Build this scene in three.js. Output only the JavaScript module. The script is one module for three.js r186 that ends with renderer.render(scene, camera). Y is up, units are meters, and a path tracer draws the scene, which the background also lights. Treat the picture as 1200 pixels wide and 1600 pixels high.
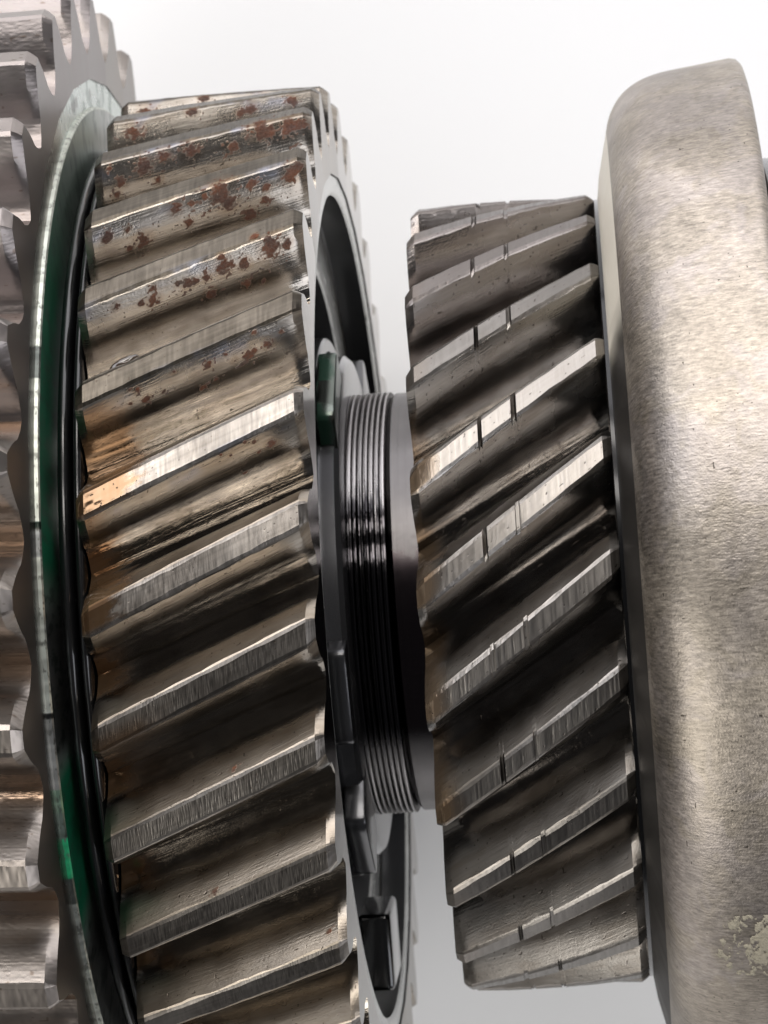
import * as THREE from 'three';
import { toCreasedNormals, mergeGeometries } from 'three/addons/utils/BufferGeometryUtils.js';
import { RoundedBoxGeometry } from 'three/addons/geometries/RoundedBoxGeometry.js';
import { RectAreaLightUniformsLib } from 'three/addons/lights/RectAreaLightUniformsLib.js';

// ------------------------------------------------------------------ scene, camera, light
// Everything is laid out in "axle units" (pinion outer radius = 1) and scaled by S to metres.
// Axle frame: x along the shaft, Z up towards the camera, Y towards the window side. World: y up, the shaft lies on a white sheet.
const S = 0.04, V3 = THREE.Vector3, PI = Math.PI;
const scene = new THREE.Scene();
const toWorld = new THREE.Matrix4().makeRotationX(-PI / 2);
const camera = new THREE.PerspectiveCamera(2 * Math.atan(800 / 4500) * 180 / PI, 0.75, 0.01, 20);
{
  const yaw = -0.0798, pitch = -0.0315, roll = 0.0697;
  const view = new THREE.Matrix4().makeRotationZ(roll).multiply(new THREE.Matrix4().makeRotationX(pitch)).multiply(new THREE.Matrix4().makeRotationY(yaw));
  const m = toWorld.clone().multiply(new THREE.Matrix4().makeTranslation(0, 0, 7.3867 * S)).multiply(view.transpose());
  m.decompose(camera.position, camera.quaternion, camera.scale);
  camera.scale.set(1, 1, 1);
  camera.focus = 6.15 * S;
  camera.userData.fStop = 90;
}
scene.add(camera);
const renderer = new THREE.WebGLRenderer();
renderer.toneMapping = THREE.LinearToneMapping;
renderer.toneMappingExposure = 0.96;
renderer.shadowMap.enabled = true;
scene.background = new THREE.Color(0.075, 0.075, 0.08);
RectAreaLightUniformsLib.init();
const centre = new V3(-0.5 * S, 0, 0);
function lamp(name, label, category, az, deg, dist, w, h, power, color) {   // deg from straight up, leaning to the window side (-z)
  const a = deg * PI / 180, d = new V3(Math.sin(a) * Math.sin(az), Math.cos(a), -Math.sin(a) * Math.cos(az));
  const g = new THREE.Group(); g.name = name; g.userData = { label, category };
  g.position.copy(centre).addScaledVector(d, dist); g.lookAt(centre); scene.add(g);
  const casing = new THREE.Mesh(new THREE.BoxGeometry(w + 0.02, h + 0.02, 0.04), new THREE.MeshStandardMaterial({ color: 0xdddddd, roughness: 0.5 }));
  casing.name = 'casing'; casing.position.z = -0.024; g.add(casing);
  const glow = new THREE.Mesh(new THREE.PlaneGeometry(w, h), new THREE.MeshStandardMaterial({ color: 0x888888, emissive: color, emissiveIntensity: 0.3 }));
  glow.name = 'diffuser'; g.add(glow);
  const l = new THREE.RectAreaLight(color, power, w, h); l.name = name + '_glow'; l.castShadow = true;
  l.position.copy(g.position).addScaledVector(d, -0.004); l.lookAt(centre); scene.add(l);
}
lamp('ceiling_lamp', 'long ceiling lamp panel high over the gear shaft, nearest to straight above', 'lamp', 0, 27, 1.25, 1.0, 0.13, 10.5, 0xfffaf4);
lamp('ceiling_lamp_001', 'long ceiling lamp panel over the gear shaft, second from straight above', 'lamp', 0, 43, 1.25, 1.0, 0.13, 10.5, 0xfffaf4);
lamp('light_panel', 'wide bright light panel low beside the white sheet', 'lamp', 0, 70, 1.3, 2.2, 0.9, 2.6, 0xfdfcff);
lamp('light_panel_001', 'bright light panel up to the left of the gear shaft', 'lamp', -0.68, 50, 1.7, 1.0, 1.0, 3.4, 0xf4f7ff);
lamp('light_panel_003', 'added fill panel behind the left end of the shaft on the shaded side', 'lamp', -2.25, 50, 1.5, 0.9, 0.8, 4.4, 0xfffcf6);  // added fill that brightens the lower table top, hardly mirrored in the metal
lamp('light_panel_002', 'added fill panel beyond the right end of the shaft', 'lamp', 2.0, 55, 1.4, 0.9, 0.8, 2.6, 0xf4f7ff);  // added fill for the table top and the right-facing edges

// ------------------------------------------------------------------ helpers
let seed = 7;
const rnd = () => { seed = (seed * 1664525 + 1013904223) >>> 0; return seed / 4294967296; };
const LAT = new Float32Array(65536); for (let i = 0; i < 65536; i++) LAT[i] = rnd();
function noise(x, y) {                                   // value noise, 0..1
  const xi = Math.floor(x), yi = Math.floor(y); let fx = x - xi, fy = y - yi;
  fx = fx * fx * (3 - 2 * fx); fy = fy * fy * (3 - 2 * fy);
  const a = (yi & 255) << 8, b = ((yi + 1) & 255) << 8, c = xi & 255, d = (xi + 1) & 255;
  const p = LAT[a + c], q = LAT[b + c];
  const t = p + (LAT[a + d] - p) * fx, u = q + (LAT[b + d] - q) * fx;
  return t + (u - t) * fy;
}
const fbm = (x, y) => 0.5 * noise(x, y) + 0.3 * noise(x * 2.1 + 17, y * 2.1 + 5) + 0.2 * noise(x * 4.3 + 41, y * 4.3 + 29);
const sm = (a, b, x) => { const t = Math.min(1, Math.max(0, (x - a) / (b - a))); return t * t * (3 - 2 * t); };
const GAMMA = new Uint8Array(4097); for (let i = 0; i <= 4096; i++) { const l = i / 4096; GAMMA[i] = Math.round(255 * (l <= 0.0031308 ? 12.92 * l : 1.055 * Math.pow(l, 1 / 2.4) - 0.055)); }
function surface(w, h, paint, bumpMetres, extra = {}) {   // paint(u, v, o): o.r o.g o.b (linear), o.rough, o.metal, o.bump
  const col = new Uint8Array(w * h * 4), rm = new Uint8Array(w * h * 4), bp = new Uint8Array(w * h * 4), o = {};
  const b = (x) => x < 0 ? 0 : x > 1 ? 255 : Math.round(x * 255), c = (x) => GAMMA[x < 0 ? 0 : x > 1 ? 4096 : (x * 4096) | 0];
  for (let j = 0, k = 0; j < h; j++) for (let i = 0; i < w; i++, k += 4) {
    paint((i + 0.5) / w, (j + 0.5) / h, o);
    col[k] = c(o.r); col[k + 1] = c(o.g); col[k + 2] = c(o.b); col[k + 3] = 255;
    rm[k] = 255; rm[k + 1] = b(o.rough); rm[k + 2] = b(o.metal); rm[k + 3] = 255;
    bp[k] = bp[k + 1] = bp[k + 2] = b(o.bump); bp[k + 3] = 255;
  }
  const t = (d, srgb) => { const x = new THREE.DataTexture(d, w, h, THREE.RGBAFormat); x.magFilter = x.minFilter = THREE.LinearFilter; x.wrapS = x.wrapT = THREE.RepeatWrapping; if (srgb) x.colorSpace = THREE.SRGBColorSpace; x.needsUpdate = true; return x; };
  const r = t(rm);
  return new THREE.MeshPhysicalMaterial({ map: t(col, true), roughnessMap: r, metalnessMap: r, roughness: 1, metalness: 1, bumpMap: t(bp), bumpScale: bumpMetres, ...extra });
}
const metal = (r, g, b, rough, extra = {}) => new THREE.MeshPhysicalMaterial({ color: new THREE.Color().setRGB(r, g, b), metalness: 1, roughness: rough, ...extra });
const oily = (r, rough = 0.2) => new THREE.MeshPhysicalMaterial({ color: new THREE.Color().setRGB(r, r, r * 1.05), metalness: 0.85, roughness: rough, clearcoat: 0.5, clearcoatRoughness: 0.12 });
function thing(name, label, category, x = 0, group) {
  const g = new THREE.Group(); g.name = name; g.userData = { label, category }; if (group) g.userData.group = group;
  g.rotation.x = -PI / 2; g.position.set(x * S, 0, 0); g.userData.x = undefined; delete g.userData.x; scene.add(g); return g;
}
function part(name, geo, mat, parent, label) {
  const m = new THREE.Mesh(geo, mat); m.name = name; m.castShadow = m.receiveShadow = true; if (label) m.userData.label = label; parent.add(m); return m;
}
const creased = (g, a) => { g.scale(1e5, 1e5, 1e5); const r = toCreasedNormals(g, a); r.scale(1e-5, 1e-5, 1e-5); return r; };   // the helper welds points on a 1 cm grid, so it works on an enlarged copy
// surface of revolution about x; profile = [[x, R], ...] walked so that the outside lies to the left when x grows along the rim
function turned(profile, x0 = 0, { seg = 180, crease = 0.5, t0 = -PI, t1 = PI, pitch = 0 } = {}) {
  const pos = [], uv = [], idx = []; const n = profile.length; let arc = [0];
  for (let i = 1; i < n; i++) arc.push(arc[i - 1] + Math.hypot(profile[i][0] - profile[i - 1][0], profile[i][1] - profile[i - 1][1]));
  for (let j = 0; j <= seg; j++) for (let i = 0; i < n; i++) {
    const t = t0 + (t1 - t0) * j / seg, [x, R] = profile[i], xx = (x - x0 + pitch * t / (2 * PI)) * S;
    pos.push(xx, R * Math.sin(t) * S, R * Math.cos(t) * S); uv.push(arc[i] / arc[n - 1], j / seg);
  }
  for (let j = 0; j < seg; j++) for (let i = 0; i < n - 1; i++) { const a = j * n + i, b = a + n; idx.push(a, a + 1, b, b, a + 1, b + 1); }
  const g = new THREE.BufferGeometry(); g.setAttribute('position', new THREE.Float32BufferAttribute(pos, 3)); g.setAttribute('uv', new THREE.Float32BufferAttribute(uv, 2)); g.setIndex(idx);
  return creased(g, crease);
}
// ------------------------------------------------------------------ helical teeth
// outline of one tooth across the axle: from the middle of one gap over the land to the middle of the next, shrunk by `inset`
function outline(G, inset, cut = 0, e = 0.007) {
  const { N, Rt, Rr, tLand, tPitch, tRoot } = G, half = PI / N, Rb = Rr + (Rt - Rr) * 0.28, P = [];
  const Rp = Rr + (Rt - Rr) * 0.55;
  const t = (r) => {                                   // half thickness at radius r, through three points
    const a = (r - Rp) * (r - Rt) / ((Rb - Rp) * (Rb - Rt)), b = (r - Rb) * (r - Rt) / ((Rp - Rb) * (Rp - Rt)), c = (r - Rb) * (r - Rp) / ((Rt - Rb) * (Rt - Rp));
    return a * tRoot + b * tPitch + c * tLand;
  };
  const gap = half * Rr;
  for (let i = 0; i <= 5; i++) { const q = i / 5 * PI / 2; P.push([-(gap - (gap - tRoot) * Math.pow(i / 5, 0.85)), Rr + (Rb - Rr) * (1 - Math.cos(q))]); }
  const top = Rt - cut;
  for (let i = 1; i <= 7; i++) { const r = Rb + (top - e - Rb) * i / 7; P.push([-t(r), r]); }
  P.push([-t(top) + e, top]);
  P.push([0, top]);
  const M = P.slice(0, -1).reverse().map(([x, y]) => [-x, y]);
  const Q = P.concat(M), out = [];
  for (let i = 0; i < Q.length; i++) {
    const a = Q[Math.max(0, i - 1)], b = Q[Math.min(Q.length - 1, i + 1)], p = Q[i];
    const n1 = [-(p[1] - a[1]), p[0] - a[0]], n2 = [-(b[1] - p[1]), b[0] - p[0]];
    const l1 = Math.hypot(...n1) || 1, l2 = Math.hypot(...n2) || 1;
    let nx = (i ? n1[0] / l1 : 0) + (i < Q.length - 1 ? n2[0] / l2 : 0), ny = (i ? n1[1] / l1 : n2[1] / l2) + (i < Q.length - 1 ? n2[1] / l2 : n1[1] / l1);
    if (i === 0 || i === Q.length - 1) { nx = 0; ny = 1; }
    const l = Math.hypot(nx, ny) || 1; nx /= l; ny /= l;
    const w = inset * Math.min(1, Math.max(0, (p[1] - Rr) / (Rt - Rr) * 1.25 - 0.12)); out.push([p[0] - nx * w, p[1] - ny * w]);   // the end chamfer fades out towards the root
  }
  return out.map(([x, y], i) => { const edge = i === 0 || i === out.length - 1; const R = Math.hypot(x, y); return edge ? [Math.sign(x) * half, y] : [Math.atan2(x, y), R]; });
}
function vAlong(G) {                                    // share of the outline's length at each of its points
  const Q = outline(G, 0), L = [0];
  for (let i = 1; i < Q.length; i++) { const [a, r] = Q[i], [b, s] = Q[i - 1]; L.push(L[i - 1] + Math.hypot(r * Math.sin(a) - s * Math.sin(b), r * Math.cos(a) - s * Math.cos(b))); }
  return L.map((x) => x / L[L.length - 1]);
}
function toothShape(G, x0, c16 = 0) {
  const { xL, xR, c, twist } = G, st = [[xL - c, c * 0.8], [xL - c * 0.45, c * 0.3], [xL, 0]];
  const ns = 26, xs = []; for (let i = 1; i < ns; i++) xs.push([xL + (xR - xL) * i / ns, 0, 0.0014 * noise(i * 0.8, c16 * 7.3) * noise(i * 0.37 + 9, c16 * 3.1)]);
  for (const gx of G.grooves || []) { const w = 0.8 + 0.4 * noise(c16 * 5.1, gx * 90), dp = 0.002 + 0.008 * noise(c16 * 3.7 + 5, gx * 50), at = gx + 0.01 * (noise(c16 * 9.3, gx * 70) - 0.5); for (const [d, k] of [[-0.0058, 0], [-0.004, dp], [0.004, dp], [0.0058, 0]]) xs.push([at + d * w, 0, k]); }
  xs.sort((a, b) => a[0] - b[0]); st.push(...xs, [xR, 0], [xR + c * 0.45, c * 0.3], [xR + c, c * 0.8]);
  const pos = [], uv = [], idx = [], V = vAlong(G), n = V.length;
  const put = (x, a, R) => pos.push((x - x0) * S, R * Math.sin(a + twist * (x - G.xRef)) * S, R * Math.cos(a + twist * (x - G.xRef)) * S);
  for (const [x, ins, cut] of st) outline(G, ins, cut || 0, 0.004 + 0.0045 * noise(x * 40 + c16 * 11, c16 * 2.3)).forEach(([a, R], i) => { put(x, a, R); uv.push((x - xL + c) / (xR - xL + 2 * c), V[i]); });
  for (let s = 0; s < st.length - 1; s++) for (let i = 0; i < n - 1; i++) { const a = s * n + i, b = a + n; idx.push(a, b, a + 1, b, b + 1, a + 1); }
  for (const [s, way] of [[0, 1], [st.length - 1, -1]]) {   // end faces
    const base = pos.length / 3, x = st[s][0], q = outline(G, st[s][1]), h = PI / G.N;
    const ring = [...q, [h, G.Rr - 0.06], [-h, G.Rr - 0.06]];
    ring.forEach(([a, R]) => { put(x, a, R); uv.push(0.5 + 0.3 * a, 0.02); });
    const tri = THREE.ShapeUtils.triangulateShape(ring.map(([a, R]) => new THREE.Vector2(R * Math.sin(a), R * Math.cos(a))), []);
    for (const [p, r, t] of tri) { 
      const A = ring[p], B = ring[r], C = ring[t], X = (z) => z[1] * Math.sin(z[0]), Y = (z) => z[1] * Math.cos(z[0]);
      const ccw = (X(B) - X(A)) * (Y(C) - Y(A)) - (X(C) - X(A)) * (Y(B) - Y(A)) > 0;   // in (local y, local z): ccw faces +x
      if ((way === -1) === ccw) idx.push(base + p, base + r, base + t); else idx.push(base + p, base + t, base + r);
    }
  }
  const g = new THREE.BufferGeometry(); g.setAttribute('position', new THREE.Float32BufferAttribute(pos, 3)); g.setAttribute('uv', new THREE.Float32BufferAttribute(uv, 2)); g.setIndex(idx);
  return creased(g, 0.42);
}
function addTeeth(G, x0, parent, mat, labels = {}) {       // tooth k stands k pitches below the first; its skin is cell k of a 4 x 4 sheet
  const cells = [];
  for (let c = 0; c < 16; c++) {
    const g = toothShape(G, x0, c), u = g.attributes.uv; const cx = c % 4, cy = c >> 2;
    for (let i = 0; i < u.count; i++) u.setXY(i, (cx + 0.01 + 0.98 * u.getX(i)) / 4, (cy + 0.01 + 0.98 * u.getY(i)) / 4);
    cells.push(g);
  }
  for (let k = 0; k < G.N; k++) {
    const m = part(k ? 'tooth_' + String(k).padStart(3, '0') : 'tooth', cells[k % 16], mat, parent, labels[k]);
    m.rotation.x = -(G.first - k * 2 * PI / G.N);
  }
}
const cell = (paint) => (U, V, o) => { const a = Math.min(3, (U * 4) | 0), b = Math.min(3, (V * 4) | 0); paint(b * 4 + a, (U * 4 - a - 0.01) / 0.98, (V * 4 - b - 0.01) / 0.98, o); };
const mix = (o, r, g, b, t) => { o.r += (r - o.r) * t; o.g += (g - o.g) * t; o.b += (b - o.b) * t; };

// ------------------------------------------------------------------ the setting: a white sheet on a table
const R1 = 1.612;
{
  const m = new THREE.MeshStandardMaterial({ color: new THREE.Color().setRGB(0.88, 0.88, 0.88), roughness: 0.75 });
  const s = new THREE.Mesh(new THREE.BoxGeometry(3, 0.004, 3), m); s.name = 'table_top'; s.receiveShadow = true;
  s.position.set(0, -R1 * S - 0.0024, 0); s.userData = { label: 'plain white table top that the gear shaft lies on', category: 'table top', kind: 'structure' }; scene.add(s);
}

// ------------------------------------------------------------------ large gear wheel at the left
const G1 = { N: 35, Rt: R1, Rr: 1.45, tLand: 0.03, tPitch: 0.067, tRoot: 0.08, xL: -2.2, xR: -1.256, c: 0.022, twist: -0.035, first: 0.934, xRef: -1.236 };
const steel1 = surface(1024, 1024, cell((k, u, v, o) => {
  const n = fbm(u * 9 + k * 13, v * 5 + k * 7), f = noise(u * 8 + k * 31, v * 110), t = 0.72 + 0.5 * n;
  o.r = 0.27 * t; o.g = 0.242 * t; o.b = 0.22 * t; if (k < 4) mix(o, 0.2, 0.18, 0.185, 0.5); o.metal = 1; o.rough = 0.27 + 0.16 * n; o.bump = 0.5 + 0.25 * (f - 0.5) + 0.3 * (noise(u * 120, v * 90) - 0.5);
  if (Math.abs(v - 0.5) < 0.075) { const l = noise(u * 200, v * 20 + k); o.bump = 0.5 + 0.7 * (l - 0.5); o.r += 0.03; o.g += 0.025; o.b += 0.02; }
  const root = sm(0.86, 0.97, v) + sm(0.14, 0.03, v), oil = root * sm(0.75, 0.97, u) * (k > 3 && k < 9 ? 0.7 : 0.12);
  mix(o, 0.22, 0.1, 0.025, 0.75 * oil); o.metal -= 0.3 * oil; o.rough += (0.08 - o.rough) * oil;
  if (noise(u * 60 + k * 9, v * 60) > 0.93) mix(o, 0.1, 0.07, 0.05, 0.6);
}), 0.00004);
const plate1 = surface(256, 1024, (u, v, o) => {
  const n = fbm(u * 14, v * 60), t = 0.8 + 0.35 * n; const th = -PI + 2 * PI * v, filmOrShade = sm(1.06, 0.93, th + 0.1 * (n - 0.5)) * sm(-1.5, -1.2, th); o.r = 0.62 * t; o.g = 0.68 * t; o.b = 0.64 * t; if (fbm(u * 26, v * 190) > 0.64) mix(o, 0.1, 0.16, 0.13, 0.6); mix(o, 0.13 * t, 0.1 * t, 0.08 * t, 0.85 * filmOrShade); o.metal = 0.55 + 0.45 * filmOrShade; o.rough = 0.22 + 0.1 * n; o.bump = 0.5 + 0.5 * (noise(u * 90, v * 12) - 0.5);  // brown zone paints in the shade and reflection of the next gear
  if (noise(u * 40, v * 160) > 0.9) mix(o, 0.05, 0.04, 0.03, 0.6);
}, 0.00002);
const xF1 = -1.234;
{
  const g = thing('large_gear', 'largest steel gear wheel, cut off by the left edge of the photo', 'gear', -1.7);
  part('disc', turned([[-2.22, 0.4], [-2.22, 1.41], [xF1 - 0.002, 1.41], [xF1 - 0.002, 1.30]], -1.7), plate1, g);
  addTeeth(G1, -1.7, g, steel1);
  // raised boss: its narrow rim and its face carry streaks of green marking paint
  const rim = surface(8, 2048, (u, v, o) => {
    const th = -PI + 2 * PI * v, n = noise(3, v * 900);
    let c = [0.5, 0.52, 0.46];
    if (th < 0.485 && th > 0.423) c = [0.12, 0.13, 0.12]; else if (th < 0.171 && th > 0.16) c = [0.02, 0.03, 0.025];
    else if (th <= 0.16 && th > 0.113) c = [0.3, 0.31, 0.3]; else if (th < -0.14 && th > -0.15) c = [0.02, 0.02, 0.02];
    else if (th <= -0.15 && th > -0.27) c = [0.33, 0.33, 0.31]; else if (th <= -0.27 && th > -0.31) c = [0.22, 0.33, 0.24];
    else if (th <= -0.31 && th > -0.357) c = [0.16, 0.2, 0.17]; else if (th <= -0.357 && th > -0.431) c = [0.01, 0.27, 0.11];
    else if (th <= -0.431 && th > -0.478) c = [0.1, 0.11, 0.1]; else if (th <= -0.478 && th > -0.6) c = [0.4, 0.42, 0.38];
    const t = 0.75 + 0.5 * n; o.r = c[0] * t; o.g = c[1] * t; o.b = c[2] * t; o.metal = c[1] > c[0] * 1.5 ? 0 : 0.9; o.rough = 0.4; o.bump = 0.5;
    if (fbm(u * 2, v * 700) > 0.66) mix(o, 0.08, 0.08, 0.07, 0.7);
  }, 0.00001);
  part('boss_rim', turned([[xF1 - 0.004, 1.3205], [xF1 + 0.006, 1.318], [xF1 + 0.009, 1.313]], -1.7, { seg: 360 }), rim, g, 'pale raised rim with green paint marks');
  const face = surface(64, 2048, (u, v, o) => {
    const th = -PI + 2 * PI * v, n = fbm(u * 5, v * 220), green = sm(-0.02, 0.12, th) * (1 - 0.55 * sm(0.6, 1.0, th)) * sm(1.5, 1.2, th) + sm(-0.2, -0.27, th) * sm(-0.62, -0.5, th);
    o.r = 0.33; o.g = 0.34; o.b = 0.32; mix(o, 0.008, 0.115, 0.055, Math.min(1, green)); const t = 0.8 + 0.4 * n; o.r *= t; o.g *= t; o.b *= t;
    o.metal = 1 - 0.6 * green; o.rough = 0.3; o.bump = n; if (fbm(u * 22, v * 420) > 0.62) mix(o, 0.03, 0.06, 0.04, 0.65);
  }, 0.00001);
  part('boss_face', turned([[xF1 + 0.009, 1.313], [xF1 + 0.009, 1.1], [xF1 - 0.03, 1.1], [xF1 - 0.03, 0.4]], -1.7, { seg: 240 }), face, g, 'boss face smeared with green paint');
}
// ------------------------------------------------------------------ black oily rings between the two left gears
{
  const g = thing('synchro_ring', 'black oily ring in the gap between the two left gears', 'ring', -1.18);
  const black = new THREE.MeshPhysicalMaterial({ color: new THREE.Color().setRGB(0.012, 0.012, 0.013), roughness: 0.22, metalness: 0.3, clearcoat: 0.6, clearcoatRoughness: 0.15 });
  const ridge = (x, R, w) => [[x - w, R - 0.07], [x - w, R - w], [x - w * 0.6, R - w * 0.3], [x, R], [x + w * 0.6, R - w * 0.3], [x + w, R - w], [x + w, R - 0.07]];
  part('sleeve', turned([[-1.225, 0.6], [-1.225, 1.13], [-1.13, 1.13], [-1.13, 0.6]], -1.18), black, g);
  part('ridge', turned(ridge(-1.196, 1.215, 0.013), -1.18, { crease: 1 }), black, g);
  part('ridge_001', turned(ridge(-1.163, 1.22, 0.01), -1.18, { crease: 1 }), black, g);
}
// ------------------------------------------------------------------ rusty helical gear
const G2 = { N: 33, Rt: 1.327, Rr: 1.165, tLand: 0.0285, tPitch: 0.0665, tRoot: 0.0725, xL: -1.129, xR: -0.668, c: 0.019, twist: 0.3218, first: 1.2984, xRef: -0.6521 };
// rust spots: tooth, place along the tooth, place across it, size
const RUST = '0,0.131,0.357,0.047 0,0.4,0.412,0.03 0,0.631,0.365,0.027 0,0.681,0.372,0.033 0,0.869,0.383,0.03 1,0.225,0.354,0.05 1,0.319,0.383,0.037 1,0.444,0.379,0.047 1,0.631,0.335,0.033 1,0.756,0.412,0.06 1,0.8,0.383,0.047 1,0.894,0.376,0.057 1,0.95,0.379,0.04 1,0.119,0.306,0.03 1,0.287,0.269,0.023 1,0.094,0.247,0.023 1,0.069,0.394,0.02 2,0.1,0.35,0.027 2,0.256,0.269,0.04 2,0.194,0.247,0.02 2,0.412,0.379,0.037 2,0.481,0.372,0.023 2,0.613,0.387,0.067 2,0.644,0.321,0.047 2,0.756,0.376,0.03 2,0.819,0.339,0.023 2,0.931,0.372,0.047 2,0.969,0.387,0.03 2,0.731,0.222,0.03 2,0.463,0.28,0.02 2,0.194,0.35,0.017 2,0.544,0.394,0.023 2,0.806,0.273,0.02 3,0.169,0.376,0.02 3,0.331,0.335,0.033 3,0.331,0.39,0.02 3,0.481,0.35,0.03 3,0.444,0.361,0.017 3,0.519,0.343,0.02 3,0.569,0.339,0.023 3,0.65,0.357,0.04 3,0.637,0.412,0.02 3,0.738,0.335,0.03 3,0.863,0.365,0.057 3,0.925,0.354,0.027 3,0.738,0.222,0.027 3,0.575,0.244,0.03 3,0.806,0.2,0.017 3,0.787,0.46,0.02 3,0.281,0.343,0.017 4,0.275,0.39,0.017 4,0.306,0.317,0.02 4,0.244,0.412,0.01 4,0.237,0.332,0.01 4,0.438,0.394,0.013 4,0.581,0.35,0.02 4,0.662,0.368,0.01 4,0.606,0.247,0.02 4,0.544,0.229,0.017 4,0.694,0.31,0.017 4,0.756,0.302,0.027 4,0.781,0.313,0.017 4,0.844,0.324,0.027 4,0.794,0.409,0.017 4,0.906,0.361,0.013 4,0.381,0.313,0.01 4,0.725,0.266,0.013 5,0.85,0.332,0.027 5,0.781,0.39,0.01 5,0.744,0.412,0.01 5,0.719,0.214,0.013 5,0.675,0.379,0.01 5,0.637,0.412,0.01 5,0.794,0.317,0.01 8,0.6,0.62,0.02 9,0.45,0.6,0.017 10,0.92,0.65,0.013'.split(' ').map((q) => q.split(',').map(Number));
const steel2 = surface(2048, 2048, cell((k, u, v, o) => {
  const n = fbm(u * 7 + k * 13, v * 5 + k * 29), fine = noise(u * 14 + k * 31, v * 230), grit = noise(u * 260 + k * 5, v * 240), t = (0.62 + 0.6 * n) * (0.86 + 0.28 * noise(u * 3 + k * 7, v * 90 + k * 31));
  o.r = 0.35 * t; o.g = 0.32 * t; o.b = 0.283 * t; o.metal = 1; o.rough = 0.17 + 0.13 * n; o.bump = 0.5 + 0.2 * (fine - 0.5) + 0.08 * (grit - 0.5);
  const land = Math.abs(v - 0.5) < 0.07;
  const filmOrShade = sm(0.45, 0.75, fbm(u * 5 + k * 3.3 + 50, v * 17 + k * 1.7)) * (land ? 0.2 : 0.45);
  mix(o, 0.155, 0.127, 0.1, filmOrShade);
  if (!land && k > 2) o.rough += (0.1 - o.rough) * (sm(0.16, 0.08, v) + sm(0.84, 0.92, v)) * 0.8;
  if (land) { const l = noise(u * 300 + k * 11, v * 26 + k), l2 = noise(u * 90 + k * 3, v * 9); o.bump = 0.5 + 0.26 * (l - 0.5); const w0 = k === 5 || k === 6 ? 0.85 : k < 5 ? 0.31 : 0.42, w1 = w0 * (k > 6 ? 0.9 + 0.2 * l2 : 0.78 + 0.44 * l2); o.r *= w1; o.g *= w1 * (k < 5 ? 0.95 : 1); o.b *= w1 * (k < 5 ? 0.88 : 1.02); o.rough = 0.28 + 0.16 * l; }  // land tone per tooth: oxide and wear, with lamp highlight and shade painted in
  const worn = land ? 0 : (k > 5 ? 0.25 : 0.8) * sm(0.2, 0.36, v) * sm(0.5, 0.47, v) + sm(0.86, 0.64, v + 0.08 * (fbm(u * 4 + k * 5, v * 3) - 0.5)) * sm(0.5, 0.53, v);  // wear near the tip, plus light painted onto the window-side flanks
  o.rough += worn * (k > 5 ? 0.13 : 0.04); const wv = worn * (0.5 + 0.5 * fbm(u * 10 + k, v * 22)) * (k > 5 ? 0.72 : 0.2); mix(o, 0.46, 0.385, 0.3, wv); o.bump += worn * 0.12 * (noise(u * 120 + k * 3, v * 120) - 0.5);
  // amber oil at the left ends
  let oil = 0; const w = 0.1 * (fbm(u * 14 + k * 3, v * 30 + k * 5) - 0.5);
  if (k === 5) oil = sm(0.34, 0.2, u + w * 2) * sm(0.4, 0.47, v);
  if (k === 6) oil = sm(0.22, 0.12, u + w * 2) * sm(0.42, 0.47, v);
  if (k >= 5 && k < 12) oil = Math.max(oil, sm(0.2, 0.06, u + w) * sm(0.8, 0.88, v), k < 11 ? sm(0.14, 0.04, u + w) * sm(0.2, 0.1, v) : 0);
  if (k === 7) oil = Math.max(oil, 0.6 * sm(0.4, 0.1, u + w) * sm(0.55, 0.43, v));
  mix(o, 0.21, 0.1, 0.025, 0.75 * oil); o.metal -= 0.35 * oil; o.rough += (0.06 - o.rough) * oil; o.bump += (0.5 + 0.55 * (fbm(u * 7, v * 12) - 0.5) - o.bump) * oil; if (land) { o.r *= 1 - 0.45 * oil; o.g *= 1 - 0.45 * oil; o.b *= 1 - 0.45 * oil; }
  if (noise(u * 70 + k * 9, v * 80 + k) > 0.94) { mix(o, 0.06, 0.045, 0.035, 0.7); o.bump -= 0.2; }
  if (k < 6) { const b = sm(0.5, 0.8, fbm(u * 6 + k * 5, v * 6 + 3)) * sm(0.3, 0.42, v) * sm(0.47, 0.42, v); mix(o, 0.22, 0.24, 0.31, 0.7 * b); }  // bluish sheen on the upper teeth, a reflection painted into the colour
  let rust = 0, near = 9;
  const warp = 0.9 * (fbm(u * 26 + k * 17, v * 26 + 3) - 0.5) + 0.45 * (noise(u * 90 + k, v * 90) - 0.5);
  for (const [q, ru, rv, rr] of RUST) if (q === k) { const d = Math.hypot((u - ru), (v - rv) * 0.9) / (rr * 0.82); if (d < 3) rust = Math.max(rust, sm(1.05, 0.7, d + warp * 1.5) * (0.75 + 0.25 * grit)); near = Math.min(near, d); }
  if (near < 3 && noise(u * 75 + k * 5, v * 75) > 0.68 + 0.1 * near) rust = Math.max(rust, 0.75);
  if (near < 2.2) mix(o, 0.2, 0.13, 0.08, 0.35 * sm(2.2, 1, near));
  if (rust > 0) { const m2 = noise(u * 130, v * 130), m3 = 0.7 + 0.7 * m2; const m4 = 0.45 + 1.1 * noise(u * 22 + k * 3, v * 22); mix(o, 0.075 * m3 * m4, 0.0185 * m3 * m4, 0.0045 * m3, rust * 0.97); o.metal *= 1 - 0.95 * rust; o.rough += (0.9 - o.rough) * rust; o.bump += rust * (0.3 + 0.5 * (m2 - 0.5)); }
}), 0.00005);
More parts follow.
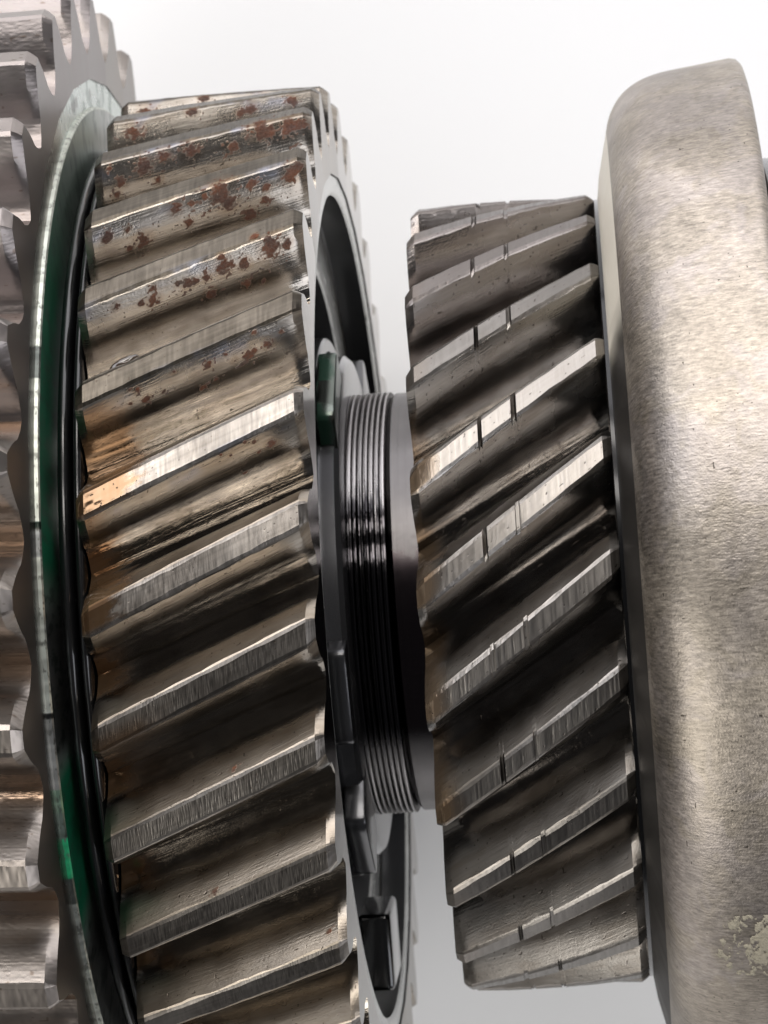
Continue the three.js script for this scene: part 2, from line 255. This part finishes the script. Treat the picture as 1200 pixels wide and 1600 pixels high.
const plate = surface(512, 1024, (u, v, o) => {
  const n = fbm(u * 12, v * 80), t = 0.75 + 0.45 * n; o.r = 0.66 * t; o.g = 0.665 * t; o.b = 0.64 * t; o.metal = 0.65; o.rough = 0.18 + 0.12 * n; o.bump = 0.5 + 0.5 * (noise(u * 160, v * 8) - 0.5);
  if (fbm(u * 40, v * 260) > 0.7) mix(o, 0.05, 0.05, 0.045, 0.6);
}, 0.00002);
const xF2 = -0.651;
{
  const g = thing('helical_gear', 'rust-spotted helical gear, second from the left, beside the black ring', 'gear', -0.9);
  const b = xF2 - 0.002;
  part('rim', turned([[-1.146, 0.9], [-1.146, 1.12], [b, 1.12], [b, 1.058], [b - 0.006, 1.05]], -0.9, { seg: 260 }), plate, g);
  part('recess_wall', turned([[b - 0.006, 1.05], [-0.726, 1.05], [-0.73, 1.044]], -0.9, { seg: 260 }), oily(0.035, 0.3), g);  // near-black colour paints in the dark neighbours this wall reflects
  part('web', turned([[-0.73, 1.044], [-0.73, 0.885], [-0.735, 0.878]], -0.9, { seg: 220 }), plate, g);
  part('inner_web', turned([[-0.735, 0.878], [-0.80, 0.87], [-0.80, 0.4]], -0.9, { seg: 220 }), oily(0.03, 0.35), g);
  const labels = {}; for (let k = 0; k < 6; k++) labels[k] = 'tooth with dark red rust spots';
  addTeeth(G2, -0.9, g, steel2, labels);
}
{ // a drop of oil caught above the land of the sixth rusty tooth
  const g = thing('oil_drop', 'small glossy oil drop at the left end of one rusty gear tooth', 'oil drop', -0.9);
  const d = new THREE.SphereGeometry(1, 28, 18), p = d.attributes.position;
  for (let i = 0; i < p.count; i++) { const w = 1 + 0.35 * (fbm(p.getX(i) * 1.6 + 5, p.getY(i) * 1.6 + p.getZ(i)) - 0.5); p.setXYZ(i, p.getX(i) * 0.036 * w, p.getY(i) * 0.013 * w, p.getZ(i) * 0.012 * w); }
  d.rotateZ(0.42); d.translate(-1.038 + 0.9, 0, 1.312); d.rotateX(-0.442); d.scale(S, S, S); d.computeVertexNormals();
  part('drop', d, new THREE.MeshPhysicalMaterial({ color: new THREE.Color().setRGB(0.05, 0.035, 0.025), roughness: 0.04, clearcoat: 1, clearcoatRoughness: 0.02 }), g);
}
// ------------------------------------------------------------------ lock nut with tab washer
{
  const g = thing('lock_nut', 'dark oily lock nut beside the fine thread, with a green-painted tab', 'nut', -0.67);
  const dark = oily(0.09, 0.28);
  part('washer', turned([[-0.8, 0.4], [-0.8, 0.69], [-0.705, 0.69], [-0.7, 0.684], [-0.7, 0.655]], -0.67), dark, g);
  part('nut_body', turned([[-0.705, 0.64], [-0.66, 0.64], [-0.648, 0.628], [-0.645, 0.615], [-0.645, 0.5]], -0.67), oily(0.2, 0.25), g);
  const tab = (name, th, w, R, x0, x1, h, mat, label) => {
    const s = new THREE.Shape(); const a = w / 2; s.moveTo(-a, -0.05); s.lineTo(a, -0.05); s.lineTo(a * 0.94, h * 0.8); s.quadraticCurveTo(a * 0.9, h, a * 0.6, h); s.lineTo(-a * 0.6, h); s.quadraticCurveTo(-a * 0.9, h, -a * 0.94, h * 0.8); s.lineTo(-a, -0.05);
    const e = new THREE.ExtrudeGeometry(s, { depth: x1 - x0, bevelEnabled: true, bevelSize: 0.006, bevelThickness: 0.006, bevelSegments: 2, curveSegments: 8 });
    // shape x -> local -y (down), shape y -> radial z, depth -> x
    e.applyMatrix4(new THREE.Matrix4().makeBasis(new V3(0, 1, 0), new V3(0, 0, 1), new V3(1, 0, 0)));
    e.translate(x0 + 0.67, 0, R); e.rotateX(-th); e.scale(S, S, S);
    return part(name, creased(e, 0.5), mat, g, label);
  };
  const green = surface(256, 256, (u, v, o) => { const n = fbm(u * 9, v * 9), p = 0.8 * sm(0.45, 0.62, n); o.r = 0.13; o.g = 0.145; o.b = 0.13; mix(o, 0.006, 0.06, 0.032, p); o.metal = 1 - 0.7 * p; o.rough = 0.25; o.bump = n; }, 0.00006);
  tab('tab', 0.86, 0.27, 0.63, -0.69, -0.655, 0.085, green, 'tab with green paint');
  tab('tab_001', -0.32, 0.24, 0.63, -0.69, -0.655, 0.06, dark);
  tab('tab_002', -0.95, 0.26, 0.63, -0.69, -0.65, 0.1, dark);
  tab('tab_003', 2.2, 0.26, 0.63, -0.69, -0.65, 0.1, dark);
}
{ // black oily block sitting in the recess of the helical gear
  const g = thing('spring_block', 'small black oily block in the recess low on the rusty gear', 'block', -0.7);
  const s = new RoundedBoxGeometry(0.085, 0.24, 0.2, 3, 0.015); s.translate(0.012, 0, 0.885); s.rotateX(1.68); s.scale(S, S, S);
  part('body', creased(s, 0.5), new THREE.MeshPhysicalMaterial({ color: 0x050505, roughness: 0.2, clearcoat: 1, clearcoatRoughness: 0.1 }), g);
}
// ------------------------------------------------------------------ shaft with fine thread
{
  const g = thing('gear_shaft', 'steel shaft with a fine thread and oily collar between the two helical gears', 'shaft', -0.5);
  const steel = surface(256, 1024, (u, v, o) => { const n = fbm(u * 20, v * 30), t = 0.8 + 0.4 * n; o.r = 0.46 * t; o.g = 0.44 * t; o.b = 0.44 * t; o.metal = 1; o.rough = 0.3 + 0.1 * n; o.bump = 0.5 + 0.3 * (noise(u * 200, v * 5) - 0.5); const th = -PI + 2 * PI * v, oil = sm(0.58, 0.44, th + 0.3 * (n - 0.5)) * sm(-0.75, -0.6, th); mix(o, 0.03, 0.028, 0.032, 0.95 * oil); o.rough -= 0.24 * oil; o.bump += oil * 0.55 * (fbm(u * 10, v * 110) - 0.5); }, 0.00004);  // dark band: oil, and a reflection of dark surroundings painted into the colour
  part('core', turned([[-2.4, 0], [-2.4, 0.49], [-0.552, 0.49], [-0.545, 0.4], [0.05, 0.4], [0.05, 0.5], [1.4, 0.5], [1.4, 0]], -0.5), steel, g);
  part('collar', turned([[-0.552, 0.45], [-0.545, 0.525], [-0.535, 0.535], [-0.40, 0.535], [-0.40, 0.4]], -0.5), surface(128, 1024, (u, v, o) => { const th = -PI + 2 * PI * v, n = fbm(u * 6, v * 60), oil = sm(0.35, 0.2, th + 0.3 * (n - 0.5)) * sm(-0.72, -0.6, th); o.r = 0.2; o.g = 0.19; o.b = 0.19; mix(o, 0.035, 0.028, 0.03, 0.95 * oil); o.metal = 1; o.rough = 0.4 - 0.18 * oil + 0.1 * (n - 0.5); o.bump = 0.5 + 0.4 * (noise(u * 120, v * 6) - 0.5); }, 0.00002), g);  // dark band here too is part oil, part painted-in reflection
  const prof = [], p = 0.0135; for (let i = 0; i <= 7; i++) { const x = -0.655 + i * p; prof.push([x, 0.517], [x + p * 0.14, 0.536], [x + p * 0.25, 0.5395], [x + p * 0.6, 0.5395], [x + p * 0.71, 0.536], [x + p * 0.85, 0.517]); }
  part('thread', turned(prof, -0.5, { pitch: p, crease: 0.6, seg: 300 }), steel, g);
}
// ------------------------------------------------------------------ pinion
const G3 = { N: 24, Rt: 1, Rr: 0.835, tLand: 0.029, tPitch: 0.069, tRoot: 0.0765, xL: -0.4323, xR: -0.0168, c: 0.02, twist: 0.7174, first: 1.3602 + 2 * PI / 24, xRef: -0.0168, grooves: [-0.29, -0.213] };
const steel3 = surface(2048, 2048, cell((k, u, v, o) => {
  const n = fbm(u * 6 + k * 13, v * 5 + k * 7), fine = noise(u * 10 + k * 31, v * 230), grit = noise(u * 230 + k * 5, v * 220), t = (0.62 + 0.6 * n) * (0.88 + 0.24 * noise(u * 3 + k * 7, v * 90 + k * 31));
  o.r = 0.285 * t; o.g = 0.27 * t; o.b = 0.255 * t; o.metal = 1; o.rough = 0.17 + 0.14 * n; o.bump = 0.5 + 0.18 * (fine - 0.5) + 0.1 * (grit - 0.5);
  const land = Math.abs(v - 0.5) < 0.07;
  const filmOrShade = sm(0.42, 0.75, fbm(u * 5 + k * 3.3 + 50, v * 15 + k * 1.7)) * (land ? 0.2 : 0.45); mix(o, 0.13, 0.105, 0.085, filmOrShade);
  if (!land && k > 2) o.rough += (0.1 - o.rough) * (sm(0.16, 0.08, v) + sm(0.84, 0.92, v)) * 0.8;
  if (land) { const l = noise(u * 95 + k * 11, v * 10 + k), l2 = noise(u * 300, v * 40); o.bump = 0.5 + 0.4 * (l - 0.5) + 0.15 * (l2 - 0.5); const w = k < 4 ? 0.32 : k < 7 ? 0.8 : 0.42; mix(o, 0.36 * w, 0.33 * w, 0.3 * w, 0.7); o.rough = 0.28 + 0.15 * l; }  // land tone per tooth mixes wear with painted-in lamp highlight and shade
  const worn = land ? 0 : (k > 5 ? 0.25 : 0.8) * sm(0.2, 0.36, v) * sm(0.5, 0.47, v) + sm(0.86, 0.64, v + 0.08 * (fbm(u * 4 + k * 5, v * 3) - 0.5)) * sm(0.5, 0.53, v);  // tip wear, with light painted onto flanks that face the window side
  o.rough += worn * (k > 5 ? 0.13 : 0.04); const wv = worn * (0.5 + 0.5 * fbm(u * 10 + k, v * 22)) * (k > 8 ? 0.35 : k > 5 ? 0.5 : 0.2); mix(o, 0.42, 0.38, 0.33, wv); o.bump += worn * 0.12 * (noise(u * 120 + k * 3, v * 120) - 0.5);
  if (k < 3) mix(o, 0.2, 0.17, 0.165, 0.4);
  let oil = (k >= 4 && k < 8 ? 1 : 0.15) * sm(0.16, 0.04, u + 0.1 * (n - 0.5)) * sm(0.4, 0.47, v);
  mix(o, 0.2, 0.11, 0.035, 0.6 * oil); o.metal -= 0.3 * oil; o.rough += (0.08 - o.rough) * oil;
  if (noise(u * 60 + k * 9, v * 70 + k) > 0.935) { mix(o, 0.05, 0.04, 0.035, 0.75); o.bump -= 0.25; }
}), 0.00005);
{
  const g = thing('pinion', 'dark helical pinion with two fine grooves, between the thread and the smooth drum', 'gear', -0.22);
  part('hub', turned([[-0.45, 0.4], [-0.45, 0.795], [0.001, 0.795], [0.001, 0.4]], -0.22), oily(0.1, 0.3), g);
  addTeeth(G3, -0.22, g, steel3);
}
// ------------------------------------------------------------------ smooth drum on the right
{
  const g = thing('steel_drum', 'smooth worn steel drum with rounded shoulder at the right', 'drum', 0.2);
  const inner = surface(8, 1024, (u, v, o) => { const th = -PI + 2 * PI * v, n = fbm(u * 3, v * 120), d = sm(0.62, 0.46, th + 0.1 * (n - 0.5)) * sm(-2.0, -1.6, th); o.r = 0.66; o.g = 0.61; o.b = 0.52; mix(o, 0.02, 0.018, 0.017, 0.95 * d); o.metal = 0.15 + 0.7 * d; o.rough = 0.4 + 0.2 * n; o.bump = n; }, 0.00001);  // dark arc paints shade beside the pinion, pale arc paints light off the table
  const prof = [[0.012, 0.55], [0.012, 0.98], [0.02, 1.04], [0.046, 1.15]]; const cut = prof.length;
  const outer = [[0.046, 1.15], [0.052, 1.175], [0.062, 1.2], [0.078, 1.226], [0.1, 1.249], [0.13, 1.268], [0.165, 1.281], [0.2, 1.2885], [0.28, 1.298], [0.36, 1.308], [0.375, 1.305], [0.384, 1.296], [0.388, 1.28], [0.39, 1.2], [0.39, 0.5]];
  const smooth = new THREE.CatmullRomCurve3(outer.slice(0, 10).map(([x, R]) => new V3(x, R, 0)), false, 'centripetal').getPoints(60).map((p) => [p.x, p.y]).concat(outer.slice(10));
  const drum = surface(1024, 2048, (u, v, o) => {
    const th = -PI / 2 + PI * v, a = u * 6, b = v * 40;
    const n = fbm(a * 1.2, b * 0.35), scr = noise(a * 11 + 3 * n, b * 40), scr2 = noise(a * 26 + 7, b * 48), grit = noise(a * 70, b * 62), streak = noise(a * 9, b * 0.2), t = 0.75 + 0.3 * n + 0.3 * (scr - 0.5) + 0.25 * (scr2 - 0.5) + 0.2 * (grit - 0.5) + 0.12 * (streak - 0.5);
    o.r = 0.365 * t; o.g = 0.322 * t; o.b = 0.272 * t; o.metal = 1; o.rough = 0.4 + 0.14 * n; o.bump = 0.5 + 0.3 * (scr - 0.5) + 0.4 * (scr2 - 0.5) + 0.5 * (grit - 0.5);
    const wx = 2 * fbm(a * 2 + b * 0.3, b * 0.9 - a), bare = sm(0.35, 0.75, fbm(a * 1.3 + b * 0.5 + wx, b * 0.8 - a * 0.6 + wx)); mix(o, 0.4, 0.36, 0.35, 0.45 * bare); const mot = fbm(a * 14 + 3, b * 26), big = fbm(a * 0.9 + 31, b * 0.6 + a), mm = (0.6 + 0.8 * mot) * (0.7 + 0.6 * big); o.r *= mm; o.g *= mm; o.b *= mm; o.rough += 0.12 * (mot - 0.5);
    const st = sm(-0.775, -0.75, th) * sm(-0.575, -0.6, th) * sm(0.2, 0.4, u) * (0.5 + 0.5 * fbm(a * 8, b * 8)); mix(o, 0.16, 0.145, 0.12, 0.6 * st); o.rough += 0.25 * st;
    if (noise(a * 22 + 3, b * 9) > 0.972) { mix(o, 0.03, 0.025, 0.02, 0.8); o.bump -= 0.3; }
  }, 0.00003);
  part('shoulder_face', turned(prof, 0.2, { seg: 260, crease: 1 }), inner, g);
  part('oily_hub', turned([[0.0005, 0.5], [0.0005, 0.975], [0.004, 0.985], [0.016, 0.985]], 0.2, { seg: 240 }), oily(0.012, 0.25), g);
  const half = turned(smooth, 0.2, { seg: 200, t0: -PI / 2, t1: PI / 2, crease: 0.7 });
  part('shell', half, drum, g);
  part('shell_001', turned(smooth, 0.2, { seg: 100, t0: PI / 2, t1: PI * 1.5, crease: 0.7 }), drum, g);
}
{ // pale crust: a rough crumbly layer whose thin places dip below the drum's skin
  const g = thing('dried_crust', 'patch of pale yellowish dried crust low on the smooth drum', 'crust', 0.2);
  const nx = 90, nt = 110, pos = [], idx = [];
  for (let j = 0; j <= nt; j++) for (let i = 0; i <= nx; i++) {
    const x = 0.115 + 0.2 * i / nx, t = -0.755 + 0.16 * j / nt, e = sm(0, 0.09, j / nt) * sm(1, 0.93, j / nt) * sm(0, 0.2, i / nx);
    const w = 0.55 * fbm(x * 45, t * 40) + 0.45 * fbm(x * 120 + 4, t * 110), skin = x > 0.2 ? 1.2885 + (x - 0.2) * 0.119 : x > 0.165 ? 1.281 + (x - 0.165) * 0.214 : x > 0.13 ? 1.268 + (x - 0.13) * 0.371 : 1.249 + (x - 0.1) * 0.633;
    const R = skin - 0.004 + 0.0068 * e * sm(0.38, 0.7, w + 0.4 * (i / nx - 0.5)) + 0.002 * e * noise(x * 600, t * 500);
    pos.push((x - 0.2) * S, R * Math.sin(t) * S, R * Math.cos(t) * S);
  }
  for (let j = 0; j < nt; j++) for (let i = 0; i < nx; i++) { const a = j * (nx + 1) + i, b = a + nx + 1; idx.push(a, a + 1, b, b, a + 1, b + 1); }
  const q = new THREE.BufferGeometry(); q.setAttribute('position', new THREE.Float32BufferAttribute(pos, 3)); q.setIndex(idx); q.computeVertexNormals();
  part('crumbs', q, new THREE.MeshStandardMaterial({ color: new THREE.Color().setRGB(0.31, 0.28, 0.215), roughness: 0.9 }), g);
}
{
  const g = thing('bearing', 'black bearing ring half hidden behind the right edge of the drum', 'bearing', 0.5);
  part('outer_ring', turned([[0.41, 0.5], [0.41, 1.03], [0.42, 1.055], [0.7, 1.055], [0.7, 0.5]], 0.5), oily(0.05, 0.3), g);
}
renderer.render(scene, camera);
